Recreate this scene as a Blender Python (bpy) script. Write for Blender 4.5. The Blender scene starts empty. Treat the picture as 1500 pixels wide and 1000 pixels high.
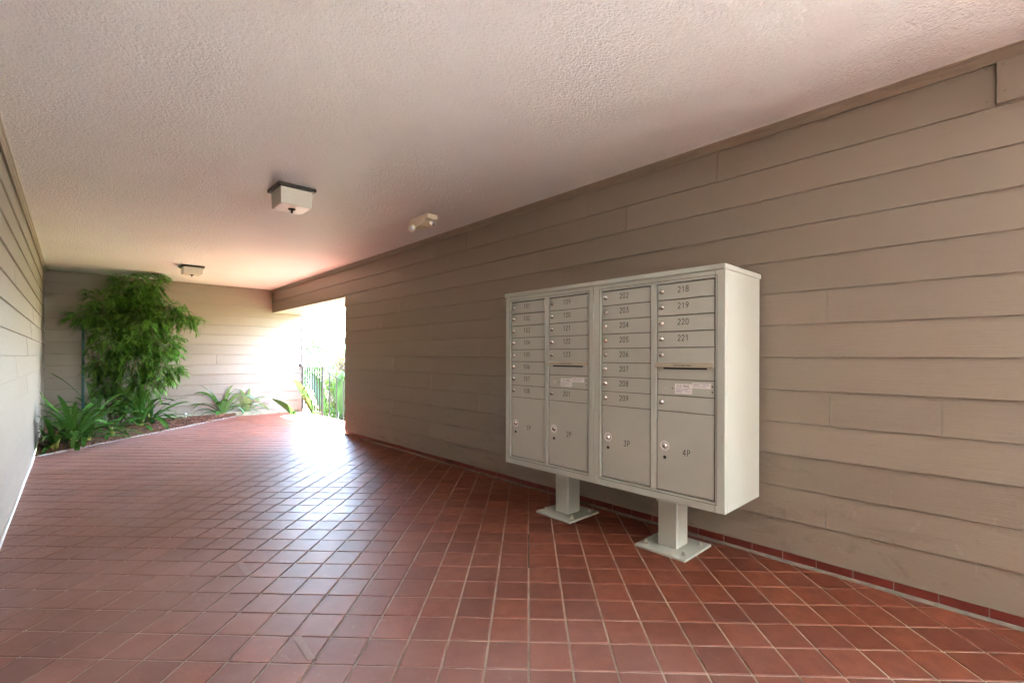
import bpy, math, random
from mathutils import Vector, Matrix
R = math.radians
C = bpy.context.scene.collection
sc = bpy.context.scene
rnd = random.Random(7)

# ------------------------------------------------------------------ camera
YAW, HC = .7516, 1.103
cam_d = bpy.data.cameras.new('camera'); cam = bpy.data.objects.new('camera', cam_d); C.objects.link(cam)
cam_d.lens = 16.49; cam_d.sensor_width = 36; cam_d.shift_y = .0151
cam_d.clip_start = .05; cam_d.clip_end = 2000
cam.matrix_world = Matrix.Translation((0, 0, HC)) @ Matrix.Rotation(-YAW, 4, 'Z') @ Matrix.Rotation(R(90), 4, 'X') @ Matrix.Rotation(.0024, 4, 'Z')
sc.camera = cam
# ------------------------------------------------------------------ sky and sun
SUN_EL, SUN_AZ = R(66), R(46)          # azimuth measured from +Y (down the passage) towards +X (the open side)
w = bpy.data.worlds.new('World'); sc.world = w; w.use_nodes = True
nt = w.node_tree; bg = nt.nodes['Background']
sky = nt.nodes.new('ShaderNodeTexSky'); sky.sky_type = 'NISHITA'; sky.sun_disc = False
sky.sun_elevation = SUN_EL; sky.sun_rotation = SUN_AZ; sky.air_density = 1.0; sky.dust_density = 1.8; sky.ozone_density = 1.0
nt.links.new(sky.outputs[0], bg.inputs[0]); bg.inputs[1].default_value = .125
sl = bpy.data.lights.new('sun', 'SUN'); sl.energy = 4.2; sl.angle = R(.5); sl.color = (1, .99, .97)
sun = bpy.data.objects.new('sun', sl); C.objects.link(sun)
sd = Vector((math.sin(SUN_AZ)*math.cos(SUN_EL), math.cos(SUN_AZ)*math.cos(SUN_EL), math.sin(SUN_EL)))
sun.rotation_euler = sd.to_track_quat('Z', 'Y').to_euler(); sun.location = sd*40
vs = sc.view_settings; vs.view_transform = 'Standard'; vs.look = 'None'; vs.gamma = 1; vs.use_curve_mapping = False
vs.exposure = 6.65
cy = sc.cycles
cy.use_denoising = True; cy.max_bounces = 14; cy.diffuse_bounces = 9; cy.glossy_bounces = 5; cy.transmission_bounces = 6
cy.sample_clamp_indirect = 8; cy.caustics_reflective = False; cy.caustics_refractive = False
cy.use_adaptive_sampling = True; cy.adaptive_threshold = .008

# ------------------------------------------------------------------ key dimensions (X across, Y along the passage)
XR, XL, YB, YE, ZC = 2.814, -.315, 9.817, 6.50, 2.384      # right face, left face, back face, end of right wall, ceiling
XO, ZH, Y0, YS = 3.40, 1.958, -6.6, -1.9                             # outer face, header underside, open end behind the camera
ROW, ZROW = .1752, .052
PP, PQ, P0, Q0 = .1610, .1560, 1.660, .006                 # tile grid in the 45 degree directions
QBED = -5.36                                               # planting bed edge
S2 = math.sqrt(.5)

# ------------------------------------------------------------------ mesh helpers
class MB:
    def __init__(s): s.v = []; s.f = []; s.m = []
    def add(s, vs_, fs_, mi=0):
        n = len(s.v); s.v += [tuple(p) for p in vs_]; s.f += [tuple(i+n for i in f) for f in fs_]; s.m += [mi]*len(fs_)
        return s
    def box(s, a, b, mi=0):
        x0, x1 = sorted((a[0], b[0])); y0, y1 = sorted((a[1], b[1])); z0, z1 = sorted((a[2], b[2]))
        s.add([(x0,y0,z0),(x1,y0,z0),(x1,y1,z0),(x0,y1,z0),(x0,y0,z1),(x1,y0,z1),(x1,y1,z1),(x0,y1,z1)],
              [(0,3,2,1),(4,5,6,7),(0,1,5,4),(1,2,6,5),(2,3,7,6),(3,0,4,7)], mi); return s
    def cbox(s, a, b, c=.002, mi=0):
        """box with chamfered edges"""
        lo = [min(a[i], b[i]) for i in range(3)]; hi = [max(a[i], b[i]) for i in range(3)]
        vs_ = []; idx = {}
        for sx in (0,1):
            for sy in (0,1):
                for sz in (0,1):
                    corner = (sx, sy, sz)
                    for ax in range(3):
                        p = []
                        for k in range(3):
                            base = hi[k] if corner[k] else lo[k]
                            if k != ax: base += -c if corner[k] else c
                            p.append(base)
                        idx[(corner, ax)] = len(vs_); vs_.append(p)
        fs_ = []
        for ax in range(3):
            o = [k for k in range(3) if k != ax]
            for sd_ in (0,1):
                q = []
                for (i, j) in ((0,0),(1,0),(1,1),(0,1)):
                    cn = [0,0,0]; cn[ax] = sd_; cn[o[0]] = i; cn[o[1]] = j; q.append(idx[(tuple(cn), ax)])
                fs_.append(tuple(q))
            for i in (0,1):
                for j in (0,1):
                    c0 = [0,0,0]; c1 = [0,0,0]; c1[ax] = 1
                    for cn in (c0, c1): cn[o[0]] = i; cn[o[1]] = j
                    fs_.append((idx[(tuple(c0), o[0])], idx[(tuple(c1), o[0])], idx[(tuple(c1), o[1])], idx[(tuple(c0), o[1])]))
        for sx in (0,1):
            for sy in (0,1):
                for sz in (0,1): fs_.append(tuple(idx[((sx,sy,sz), k)] for k in range(3)))
        return s.add(vs_, fs_, mi)
    def tube(s, pts, rad, n=8, cap=True, mi=0):
        pts = [Vector(p) for p in pts]
        if not hasattr(rad, '__len__'): rad = [rad]*len(pts)
        ring = []; up = Vector((0,0,1)); base = len(s.v); vs_ = []; prev = None
        for i, p in enumerate(pts):
            d = (pts[min(i+1, len(pts)-1)]-pts[max(i-1, 0)]).normalized()
            a = (prev - d*prev.dot(d)) if prev is not None else (up.cross(d) if abs(d.z) < .95 else Vector((1,0,0)).cross(d))
            a.normalize(); prev = a; b = d.cross(a)
            for k in range(n):
                t = 2*math.pi*k/n + math.pi/n; vs_.append(p+(a*math.cos(t)+b*math.sin(t))*rad[i])
        fs_ = []
        for i in range(len(pts)-1):
            for k in range(n): fs_.append((i*n+k, i*n+(k+1)%n, (i+1)*n+(k+1)%n, (i+1)*n+k))
        if cap: fs_ += [tuple(range(n))[::-1], tuple(range((len(pts)-1)*n, len(pts)*n))]
        return s.add(vs_, fs_, mi)
    def lathe(s, org, axis, prof, n=16, mi=0):
        """prof: list of (distance along axis, radius)"""
        ax = Vector(axis).normalized(); a = ax.orthogonal().normalized(); b = ax.cross(a); o = Vector(org); vs_ = []; fs_ = []
        for (h, r) in prof:
            for k in range(n):
                t = 2*math.pi*k/n; vs_.append(o+ax*h+(a*math.cos(t)+b*math.sin(t))*max(r, 1e-5))
        for i in range(len(prof)-1):
            for k in range(n): fs_.append((i*n+k, i*n+(k+1)%n, (i+1)*n+(k+1)%n, (i+1)*n+k))
        fs_ += [tuple(range(n))[::-1], tuple(range((len(prof)-1)*n, len(prof)*n))]
        return s.add(vs_, fs_, mi)
    def prism(s, poly, z0, z1, ch=0, mi=0, tilt=(0,0)):
        """poly: CCW list of (x,y); chamfered top"""
        n = len(poly); cx = sum(p[0] for p in poly)/n; cyy = sum(p[1] for p in poly)/n
        vs_ = [(x, y, z0) for x, y in poly]; rings = 1
        def zt(x, y, z): return z+tilt[0]*(x-cx)+tilt[1]*(y-cyy)
        if ch:
            vs_ += [(x, y, zt(x, y, z1-ch)) for x, y in poly]; rings = 2
            ins = []
            for i in range(n):
                p0, p1, p2 = Vector(poly[i-1]), Vector(poly[i]), Vector(poly[(i+1) % n])
                e1 = (p1-p0); e2 = (p2-p1)
                if e1.length < 1e-6 or e2.length < 1e-6: ins.append(tuple(p1)); continue
                e1.normalize(); e2.normalize(); n1 = Vector((-e1.y, e1.x)); n2 = Vector((-e2.y, e2.x))
                k = n1+n2; d = max(.4, 1+n1.dot(n2)); ins.append(tuple(p1+k*(ch*1.3/d)))
            vs_ += [(x, y, zt(x, y, z1)) for x, y in ins]
        else: vs_ += [(x, y, zt(x, y, z1)) for x, y in poly]
        fs_ = [tuple(range(n))[::-1]]
        for r_ in range(rings):
            for i in range(n): fs_.append((r_*n+i, r_*n+(i+1) % n, (r_+1)*n+(i+1) % n, (r_+1)*n+i))
        fs_.append(tuple(range(rings*n, rings*n+n)))
        return s.add(vs_, fs_, mi)
    def mesh(s, name, mats, smooth=False):
        me = bpy.data.meshes.new(name); me.from_pydata(s.v, [], s.f)
        for m in (mats if isinstance(mats, (list, tuple)) else [mats]): me.materials.append(m)
        if any(s.m): me.polygons.foreach_set('material_index', s.m)
        if smooth: me.polygons.foreach_set('use_smooth', [True]*len(me.polygons))
        me.update(); return me
    def build(s, name, mats, parent=None, smooth=False, origin=None):
        if origin is not None:
            o = Vector(origin); s.v = [tuple(Vector(p)-o) for p in s.v]
        ob = bpy.data.objects.new(name, s.mesh(name, mats, smooth)); C.objects.link(ob)
        if origin is not None: ob.location = origin
        if parent is not None:
            ob.parent = parent
            ob.location = Vector(ob.location) - world_loc(parent)
        return ob
def world_loc(o):
    v = Vector((0,0,0))
    while o is not None: v += Vector(o.location); o = o.parent
    return v
def tag(o, label=None, cat=None, group=None, kind=None):
    if label: o['label'] = label
    if cat: o['category'] = cat
    if group: o['group'] = group
    if kind: o['kind'] = kind
    return o
def thing(name, loc, label, cat, group=None):
    o = bpy.data.objects.new(name, None); o.empty_display_size = .1; o.location = loc; C.objects.link(o)
    return tag(o, label, cat, group)
def centre(mb):
    n = len(mb.v); return tuple(sum(p[k] for p in mb.v)/n for k in range(3))
def copy_tree(o, parent=None):
    c = o.copy(); C.objects.link(c); c.parent = parent
    for ch in list(o.children): copy_tree(ch, c)
    return c

# ------------------------------------------------------------------ materials
class NT:
    def __init__(s, name):
        s.m = bpy.data.materials.new(name); s.m.use_nodes = True; s.t = s.m.node_tree; s.p = s.t.nodes['Principled BSDF']; s.out = s.t.nodes['Material Output']
    def n(s, t, **kw):
        nd = s.t.nodes.new(t)
        for k, v in kw.items():
            if k in nd.inputs: nd.inputs[k].default_value = v
            else: setattr(nd, k, v)
        return nd
    def l(s, a, b): s.t.links.new(a, b)
    def noise(s, scale, detail=4, rough=.55, vec=None, dist=0):
        nd = s.n('ShaderNodeTexNoise'); nd.inputs['Scale'].default_value = scale; nd.inputs['Detail'].default_value = detail
        nd.inputs['Roughness'].default_value = rough; nd.inputs['Distortion'].default_value = dist
        if vec is not None: s.l(vec, nd.inputs['Vector'])
        return nd.outputs['Fac']
    def ramp(s, fac, a, b, ca=(0,0,0,1), cb=(1,1,1,1)):
        nd = s.n('ShaderNodeValToRGB'); e = nd.color_ramp.elements
        e[0].position = a; e[1].position = b; e[0].color = ca; e[1].color = cb; s.l(fac, nd.inputs[0]); return nd.outputs[0]
    def mix(s, fac, a, b, mode='MIX'):
        nd = s.n('ShaderNodeMix', data_type='RGBA', blend_type=mode)
        for v, i in ((fac, 0), (a, 6), (b, 7)):
            if hasattr(v, 'links'): s.l(v, nd.inputs[i])
            elif i == 0: nd.inputs[0].default_value = v
            else: nd.inputs[i].default_value = (*v, 1) if len(v) == 3 else v
        return nd.outputs[2]
    def math(s, op, a, b=None, c=None):
        nd = s.n('ShaderNodeMath', operation=op)
        for i, v in enumerate((a, b, c)):
            if v is None: continue
            if hasattr(v, 'links'): s.l(v, nd.inputs[i])
            else: nd.inputs[i].default_value = v
        return nd.outputs[0]
    def pos(s): return s.n('ShaderNodeNewGeometry').outputs['Position']
    def obj(s): return s.n('ShaderNodeTexCoord').outputs['Object']
    def map(s, vec, scale=(1,1,1), rot=(0,0,0), loc=(0,0,0)):
        nd = s.n('ShaderNodeMapping'); nd.inputs['Scale'].default_value = scale; nd.inputs['Rotation'].default_value = rot
        nd.inputs['Location'].default_value = loc; s.l(vec, nd.inputs['Vector']); return nd.outputs[0]
    def bump(s, h, strength, dist=.01, normal=None):
        nd = s.n('ShaderNodeBump'); nd.inputs['Strength'].default_value = strength; nd.inputs['Distance'].default_value = dist
        s.l(h, nd.inputs['Height'])
        if normal is not None: s.l(normal, nd.inputs['Normal'])
        return nd.outputs[0]
    def set(s, color=None, rough=None, metal=None, normal=None, spec=None):
        for v, k in ((color, 'Base Color'), (rough, 'Roughness'), (metal, 'Metallic'), (normal, 'Normal'), (spec, 'Specular IOR Level')):
            if v is None: continue
            if hasattr(v, 'links'): s.l(v, s.p.inputs[k])
            elif k == 'Base Color': s.p.inputs[k].default_value = (*v, 1)
            else: s.p.inputs[k].default_value = v
        return s.m

def simple(name, col, rough=.5, metal=0, var=.1, vscale=30, bump=0, bscale=200, spec=None):
    a = NT(name); P = a.pos(); f = a.noise(vscale, 4, .6, P)
    c = a.mix(a.ramp(f, .3, .7), tuple(x*(1-var) for x in col), tuple(min(1, x*(1+var)) for x in col))
    r = a.math('MULTIPLY_ADD', a.noise(vscale*1.7, 3, .5, P), .16, rough-.08)
    a.set(c, r, metal, spec=spec)
    if bump: a.set(normal=a.bump(a.noise(bscale, 3, .6, P), bump, .002))
    return a.m

def mat_siding(name='siding_paint', along='Y'):
    a = NT(name); P = a.pos(); oi = a.n('ShaderNodeObjectInfo')
    sc_ = (1, .05, 1) if along == 'Y' else (.05, 1, 1)
    g = a.noise(150, 4, .6, a.map(P, sc_)); big = a.noise(1.6, 5, .6, P); fine = a.noise(45, 4, .7, P)
    base = a.mix(oi.outputs['Random'], (.236, .196, .156), (.266, .222, .178))
    base = a.mix(a.math('MULTIPLY', a.ramp(big, .35, .75), .22), base, (.255, .22, .175))
    base = a.mix(a.math('MULTIPLY', a.ramp(fine, .55, .8), .10), base, (.36, .31, .25))
    # scuffs and smears, mostly on the lower boards
    sep = a.n('ShaderNodeSeparateXYZ'); a.l(P, sep.inputs[0])
    low = a.math('MULTIPLY_ADD', sep.outputs['Z'], -1.0, 1.05)
    low = a.n('ShaderNodeClamp').outputs[0] if False else a.math('MAXIMUM', low, .12)
    sm = a.ramp(a.noise(5.5, 6, .72, a.map(P, (1, .55, 1.6)), 1.4), .53, .68)
    base = a.mix(a.math('MULTIPLY', a.math('MULTIPLY', sm, low), .60), base, (.14, .115, .09))
    sm2 = a.ramp(a.noise(14, 5, .7, a.map(P, (1, 1.0, .45), (0, 0, 0), (3, 7, 1)), 2.2), .60, .70)
    base = a.mix(a.math('MULTIPLY', a.math('MULTIPLY', sm2, low), .45), base, (.38, .335, .27))
    n1 = a.bump(g, .45, .003); n2 = a.bump(fine, .25, .002, n1); n3 = a.bump(a.noise(7, 3, .5, a.map(P, sc_)), .35, .006, n2)
    return a.set(base, a.math('MULTIPLY_ADD', fine, .16, .33), normal=n3, spec=.55)

def mat_ceiling():
    a = NT('ceiling_stucco'); P = a.pos()
    v = a.n('ShaderNodeTexVoronoi'); v.inputs['Scale'].default_value = 75; a.l(a.map(P, (1, 1, .2)), v.inputs['Vector'])
    n1 = a.noise(58, 5, .62, a.map(P, (1, 1, .2)), .7); n2 = a.noise(9, 4, .55, P); pt = a.noise(1.1, 5, .6, P)
    peb = a.ramp(n1, .25, .75)
    h = a.math('ADD', a.math('MULTIPLY', peb, .9), a.math('MULTIPLY', v.outputs['Distance'], -.35))
    b1 = a.bump(h, 1.0, .012); b2 = a.bump(n2, .5, .012, b1)
    col = a.mix(a.ramp(pt, .35, .7), (.83, .83, .84), (.88, .88, .885))
    return a.set(col, a.math('MULTIPLY_ADD', n2, .16, .33), normal=b2, spec=.7)

def mat_tile(name='quarry_tile'):
    a = NT(name); P = a.pos()
    # one random value per tile from its grid cell
    rot = a.map(P, (1, 1, 1), (0, 0, R(45)))      # x' = (x-y)/sqrt2 = q ; y' = (x+y)/sqrt2 = p
    sep = a.n('ShaderNodeSeparateXYZ'); a.l(rot, sep.inputs[0])
    qi = a.math('FLOOR', a.math('MULTIPLY_ADD', sep.outputs['X'], 1/PQ, -Q0/PQ)); pi_ = a.math('FLOOR', a.math('MULTIPLY_ADD', sep.outputs['Y'], 1/PP, -P0/PP))
    cmb = a.n('ShaderNodeCombineXYZ'); a.l(qi, cmb.inputs[0]); a.l(pi_, cmb.inputs[1])
    wn = a.n('ShaderNodeTexWhiteNoise', noise_dimensions='3D'); a.l(cmb.outputs[0], wn.inputs['Vector'])
    rv = wn.outputs['Value']; rc = wn.outputs['Color']
    off = a.n('ShaderNodeVectorMath', operation='MULTIPLY_ADD'); a.l(rc, off.inputs[0]); off.inputs[1].default_value = (9, 9, 9); a.l(P, off.inputs[2])
    V = off.outputs[0]
    base = a.mix(rv, (.128, .030, .014), (.235, .064, .030))
    mot = a.noise(16, 5, .65, V); base = a.mix(a.math('MULTIPLY', a.ramp(mot, .38, .72), .6), base, (.095, .022, .012))
    blotch = a.noise(3.2, 5, .6, P); base = a.mix(a.math('MULTIPLY', a.ramp(blotch, .5, .75), .45), base, (.135, .038, .026))
    # chalky dust film, scuffs, efflorescence; paleness towards the left also paints grazing floor sheen
    film = a.ramp(a.noise(1.3, 6, .62, a.map(P, (1, 1, 1), (0, 0, 0), (4, 1, 0))), .38, .68)
    wide = a.n('ShaderNodeSeparateXYZ'); a.l(P, wide.inputs[0])
    dust_sheen = a.n('ShaderNodeMapRange'); a.l(wide.outputs['X'], dust_sheen.inputs['Value'])
    dust_sheen.inputs['From Min'].default_value = 2.3; dust_sheen.inputs['From Max'].default_value = .7; dust_sheen.inputs['To Min'].default_value = .05; dust_sheen.inputs['To Max'].default_value = 1
    fm = a.math('MULTIPLY', a.math('MULTIPLY_ADD', film, .6, .4), dust_sheen.outputs[0])
    base = a.mix(a.math('MULTIPLY', fm, .62), base, (.42, .265, .235))
    scuff = a.ramp(a.noise(24, 6, .75, a.map(V, (1, .4, 1)), 1.2), .60, .74)
    base = a.mix(a.math('MULTIPLY', a.math('MULTIPLY', scuff, a.math('MAXIMUM', dust_sheen.outputs[0], .25)), .38), base, (.55, .40, .36))
    spots = a.ramp(a.noise(42, 3, .6, a.map(P, (1,1,1), (0,0,0), (9,2,5))), .70, .74)
    base = a.mix(a.math('MULTIPLY', spots, .7), base, (.05, .022, .016))
    fine = a.noise(260, 3, .6, P)
    nb = a.bump(fine, .18, .0012); nb = a.bump(a.noise(11, 3, .5, V), .35, .0022, nb)
    rgh = a.math('ADD', a.math('MULTIPLY_ADD', mot, .16, .36), a.math('MULTIPLY', film, .10))
    return a.set(base, rgh, normal=nb, spec=.42)

def mat_grout():
    a = NT('grout'); P = a.pos(); n = a.noise(5, 5, .7, P); n2 = a.noise(90, 4, .7, P)
    big = a.noise(.55, 3, .5, a.map(P, (1, 1, 1), (0, 0, 0), (1.3, .2, 0)))
    c = a.mix(a.ramp(n, .38, .62), (.34, .28, .225), (.55, .48, .40)); c = a.mix(a.math('MULTIPLY', a.ramp(n2, .5, .75), .5), c, (.17, .13, .10))
    c = a.mix(a.math('MULTIPLY', a.ramp(big, .48, .58), .6), c, (.10, .055, .042))
    return a.set(c, .85, normal=a.bump(n2, .5, .002))

def mat_leaf(name, c1, c2, c3, rough=.35, trans=.25, stripe=False):
    a = NT(name); g = a.n('ShaderNodeNewGeometry'); r = g.outputs['Random Per Island']
    c = a.mix(r, c1, c2); c = a.mix(a.ramp(a.noise(22, 3, .6, g.outputs['Position']), .52, .72), c, c3)
    if stripe:
        st = a.noise(60, 2, .5, a.map(a.obj(), (1, 1, .05))); c = a.mix(a.math('MULTIPLY', st, .25), c, c3)
    a.set(c, rough, spec=.5)
    t = a.n('ShaderNodeBsdfTranslucent'); a.l(c, t.inputs[0]); mx = a.n('ShaderNodeMixShader'); mx.inputs[0].default_value = trans
    a.l(a.p.outputs[0], mx.inputs[1]); a.l(t.outputs[0], mx.inputs[2]); a.l(mx.outputs[0], a.out.inputs[0])
    return a.m

M = {}
M['siding'] = mat_siding(); M['siding_x'] = mat_siding('siding_paint_cross', 'X')
M['ceiling'] = mat_ceiling(); M['tile'] = mat_tile(); M['grout'] = mat_grout()
M['basetile'] = simple('base_tile_glaze', (.155, .028, .022), .38, var=.2, vscale=9, bump=.15)
M['cove'] = simple('cove_mortar', (.17, .16, .135), .8, var=.3, vscale=14, bump=.5)
M['trim'] = simple('trim_paint', (.235, .19, .145), .42, var=.08, vscale=8)
M['soffit'] = simple('soffit_paint', (.50, .48, .42), .6, var=.06, vscale=6, bump=.4, bscale=90)
M['caulk'] = simple('caulk', (.66, .64, .60), .6, var=.1)
M['cab'] = simple('powder_coat', (.46, .50, .46), .42, var=.035, vscale=3, bump=.12, bscale=900, spec=.45)
M['cabdoor'] = simple('powder_coat_door', (.45, .475, .435), .45, var=.03, vscale=4, bump=.12, bscale=900, spec=.45)
M['dark'] = simple('black_slot', (.012, .011, .010), .7)
M['gap'] = simple('gap_shade', (.13, .125, .11), .8)  # dark tone painting shade into the door gaps; also colours the frame line
M['ink'] = simple('engraved_ink', (.018, .015, .012), .6)
M['chrome'] = simple('chrome', (.78, .77, .74), .2, 1, .04)
M['zinc'] = simple('zinc', (.60, .60, .56), .32, 1, .12, 60)
M['sticker'] = simple('sticker', (.80, .79, .80), .5, var=.03)
M['stickerink'] = simple('sticker_ink', (.10, .10, .13), .6)
M['stickergrey'] = simple('sticker_fine_print', (.42, .43, .50), .6)
M['bronze'] = simple('dark_bronze', (.03, .024, .019), .4, .3, .2)
M['iron'] = simple('black_iron', (.02, .016, .013), .5, .2, .2)
M['frost'] = simple('frosted_glass', (.56, .55, .49), .32, var=.04, vscale=5, spec=.5)
M['almond'] = simple('almond_plastic', (.80, .75, .60), .4, var=.04)
M['lens'] = simple('lamp_lens', (.75, .80, .84), .08, .6, .05)
M['concrete'] = simple('concrete', (.34, .32, .28), .85, var=.2, vscale=6, bump=.5, bscale=80)
M['step'] = simple('dark_step', (.11, .10, .085), .9, var=.3, vscale=5, bump=.5, bscale=60)  # concrete darkened to bounce less sunlight onto the ceiling and end wall
M['curb'] = simple('old_curb', (.36, .33, .22), .85, var=.35, vscale=9, bump=.6, bscale=60)
M['pvc'] = simple('pvc_white', (.72, .70, .64), .4, var=.08)
M['stake'] = simple('green_stake', (.012, .10, .085), .5, var=.2, vscale=12)
M['mulch'] = simple('mulch_soil', (.075, .035, .02), .9, var=.5, vscale=30, bump=1, bscale=70)
M['chip'] = None
a = NT('bark_chip'); g = a.n('ShaderNodeNewGeometry'); a.set(a.mix(g.outputs['Random Per Island'], (.07, .03, .018), (.30, .12, .06)), .85); M['chip'] = a.m
M['bark'] = simple('bark', (.20, .15, .10), .85, var=.35, vscale=25, bump=.6, bscale=60)
M['clivia'] = mat_leaf('strap_leaf', (.028, .088, .016), (.065, .165, .026), (.085, .20, .045), .24, .16)
M['cliviabase'] = simple('pale_leaf_base', (.34, .31, .06), .5, var=.25, vscale=20)
M['feather'] = mat_leaf('feathery_leaf', (.035, .12, .014), (.17, .36, .055), (.08, .24, .03), .34, .32)
M['strel'] = mat_leaf('paddle_leaf', (.014, .042, .010), (.030, .068, .014), (.02, .05, .012), .3, .35)
M['lime'] = mat_leaf('lime_leaf', (.035, .075, .004), (.075, .115, .005), (.055, .095, .005), .5, .4)
M['peach'] = mat_leaf('peach_leaf', (.11, .055, .025), (.14, .09, .04), (.07, .08, .015), .5, .4)
M['treeleaf'] = mat_leaf('tree_leaf', (.02, .06, .015), (.045, .10, .025), (.03, .08, .02), .5, .3)
M['hedge'] = mat_leaf('hedge_leaf', (.03, .10, .02), (.06, .15, .03), (.05, .12, .03), .5, .3)
M['white'] = simple('white_stucco', (.34, .35, .37), .8, var=.05, vscale=3)
M['tape'] = simple('tape_residue', (.26, .16, .135), .6, var=.15, vscale=40)
M['glass'] = simple('window_glass', (.12, .17, .18), .08, .2, .05)
M['grass'] = simple('ground_cover', (.05, .07, .028), .95, var=.4, vscale=3, bump=.8, bscale=20)
M['pave'] = simple('path_concrete', (.50, .48, .44), .85, var=.15, vscale=4, bump=.4, bscale=90)

# ------------------------------------------------------------------ photograph pixel -> place (used only to read off positions)
import math as _m
_s, _c, _f, _hy, _cr, _sr = _m.sin(YAW), _m.cos(YAW), 687.1275, 522.7205, _m.cos(-.0024), _m.sin(-.0024)
def _ray(px, py):
    a_, b_ = px-750, py-_hy; xx = _cr*a_-_sr*b_; yy = _sr*a_+_cr*b_; t = xx/_f
    return (_c*t+_s, -_s*t+_c, -yy/_f)
def at_x(px, py, X): r = _ray(px, py); k = X/r[0]; return Vector((X, r[1]*k, HC+r[2]*k))
def at_y(px, py, Y): r = _ray(px, py); k = Y/r[1]; return Vector((r[0]*k, Y, HC+r[2]*k))
def at_z(px, py, Z): r = _ray(px, py); k = (Z-HC)/r[2]; return Vector((r[0]*k, r[1]*k, Z))
def proj(p):
    X = -_s*p[1]+_c*p[0]; Z = _c*p[1]+_s*p[0]
    if Z < .3: return None
    x = _f*X/Z; y = -_f*(p[2]-HC)/Z
    return 750+_cr*x+_sr*y, _hy-_sr*x+_cr*y

# ================================================================== FLOOR
fl = MB()
outline = [(XL-.1, Y0), (XR+.2, Y0), (XR+.2, YE-.02), (XO, YE-.02), (XO, YB+.05), (XL-.1, YB+.05)]
fl.prism([(XL-.1, Y0), (XR+.2, Y0), (XR+.2, YE-.02), (XL-.1, YE-.02)], -1.6, -.0045)
# the part beside the opening, cut along the planting bed
def bed_x(y): return y+QBED/S2
fl.prism([(XL-.1, YE-.02), (XO, YE-.02), (XO, YB+.05), (bed_x(YB+.05), YB+.05), (XL-.1, XL-.1-QBED/S2)], -1.6, -.0045)
floor = tag(fl.build('floor', M['grout']), kind='structure')

def clip(poly, nx, ny, d):          # keep nx*x+ny*y <= d
    out = []
    for i in range(len(poly)):
        a_, b_ = poly[i], poly[(i+1) % len(poly)]
        da = nx*a_[0]+ny*a_[1]-d; db = nx*b_[0]+ny*b_[1]-d
        if da <= 0: out.append(a_)
        if (da < 0 < db) or (db < 0 < da):
            t = da/(da-db); out.append((a_[0]+(b_[0]-a_[0])*t, a_[1]+(b_[1]-a_[1])*t))
    return out
def area(p): return .5*sum(p[i][0]*p[(i+1) % len(p)][1]-p[(i+1) % len(p)][0]*p[i][1] for i in range(len(p)))
tiles = []; J = .0042
for i in range(-25, 62):
    for j in range(-60, 32):
        p0, p1 = P0+i*PP+J, P0+(i+1)*PP-J; q0, q1 = Q0+j*PQ+J, Q0+(j+1)*PQ-J
        poly = [((p+q)*S2, (p-q)*S2) for p, q in ((p0, q0), (p0, q1), (p1, q1), (p1, q0))]
        if area(poly) < 0: poly.reverse()
        cx, cyy = (p0+p1+q0+q1)/2*S2, (p0+p1-q0-q1)/2*S2
        poly = clip(poly, -1, 0, -(XL-.012)); poly = clip(poly, 0, -1, -Y0) if poly else poly
        if poly: poly = clip(poly, 0, 1, YB-.004)
        if poly: poly = clip(poly, 1, 0, (XR+.0) if cyy < YE else XO-.004)
        if poly: poly = clip(poly, -S2, S2, -QBED-.008)
        if len(poly) < 3 or area(poly) < 2e-4: continue
        pr = [proj((x, y, 0)) for x, y in poly]
        A = 0
        if all(q is not None for q in pr):
            cxp = sum(q[0] for q in pr)/len(pr); cyp = sum(q[1] for q in pr)/len(pr)
            if -40 < cxp < 1540 and 500 < cyp < 1050: A = abs(area(pr))
        tiles.append((A, poly))
tiles.sort(key=lambda t: -t[0])
rest = MB()
for k, (A, poly) in enumerate(tiles):
    tl = (rnd.gauss(0, .0035), rnd.gauss(0, .0035)); z = rnd.uniform(-.0006, .0004)
    if k < 300:
        mb = MB().prism(poly, -.012, z, .0016, tilt=tl)
        mb.build('tile', M['tile'], floor, origin=(sum(p[0] for p in poly)/len(poly), sum(p[1] for p in poly)/len(poly), 0))
    else: rest.prism(poly, -.012, z, .0016, tilt=tl)
tag(rest.build('tile_field', M['tile'], floor), kind='stuff')

# open dark joints and two pale tape marks on the tiles
def pq(p, q): return ((p+q)*S2, (p-q)*S2)
for (pa, pb, qa, qb) in ((2.468, 2.93, .0045, .0095), (2.468, 2.473, .006, .163)):
    po = [pq(pa, qa), pq(pa, qb), pq(pb, qb), pq(pb, qa)]
    if area(po) < 0: po.reverse()
    MB().prism(po, -.006, -.0022).build('open_joint', M['dark'], floor)
for quad in (((428,932),(441,931),(463,965),(450,967)), ((345,824),(356,823),(369,841),(360,843))):
    po = [tuple(at_z(x, y, 0))[:2] for x, y in quad]
    if area(po) < 0: po.reverse()
    MB().prism(po, -.001, .0013).build('tape_mark', M['tape'], floor)

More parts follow.
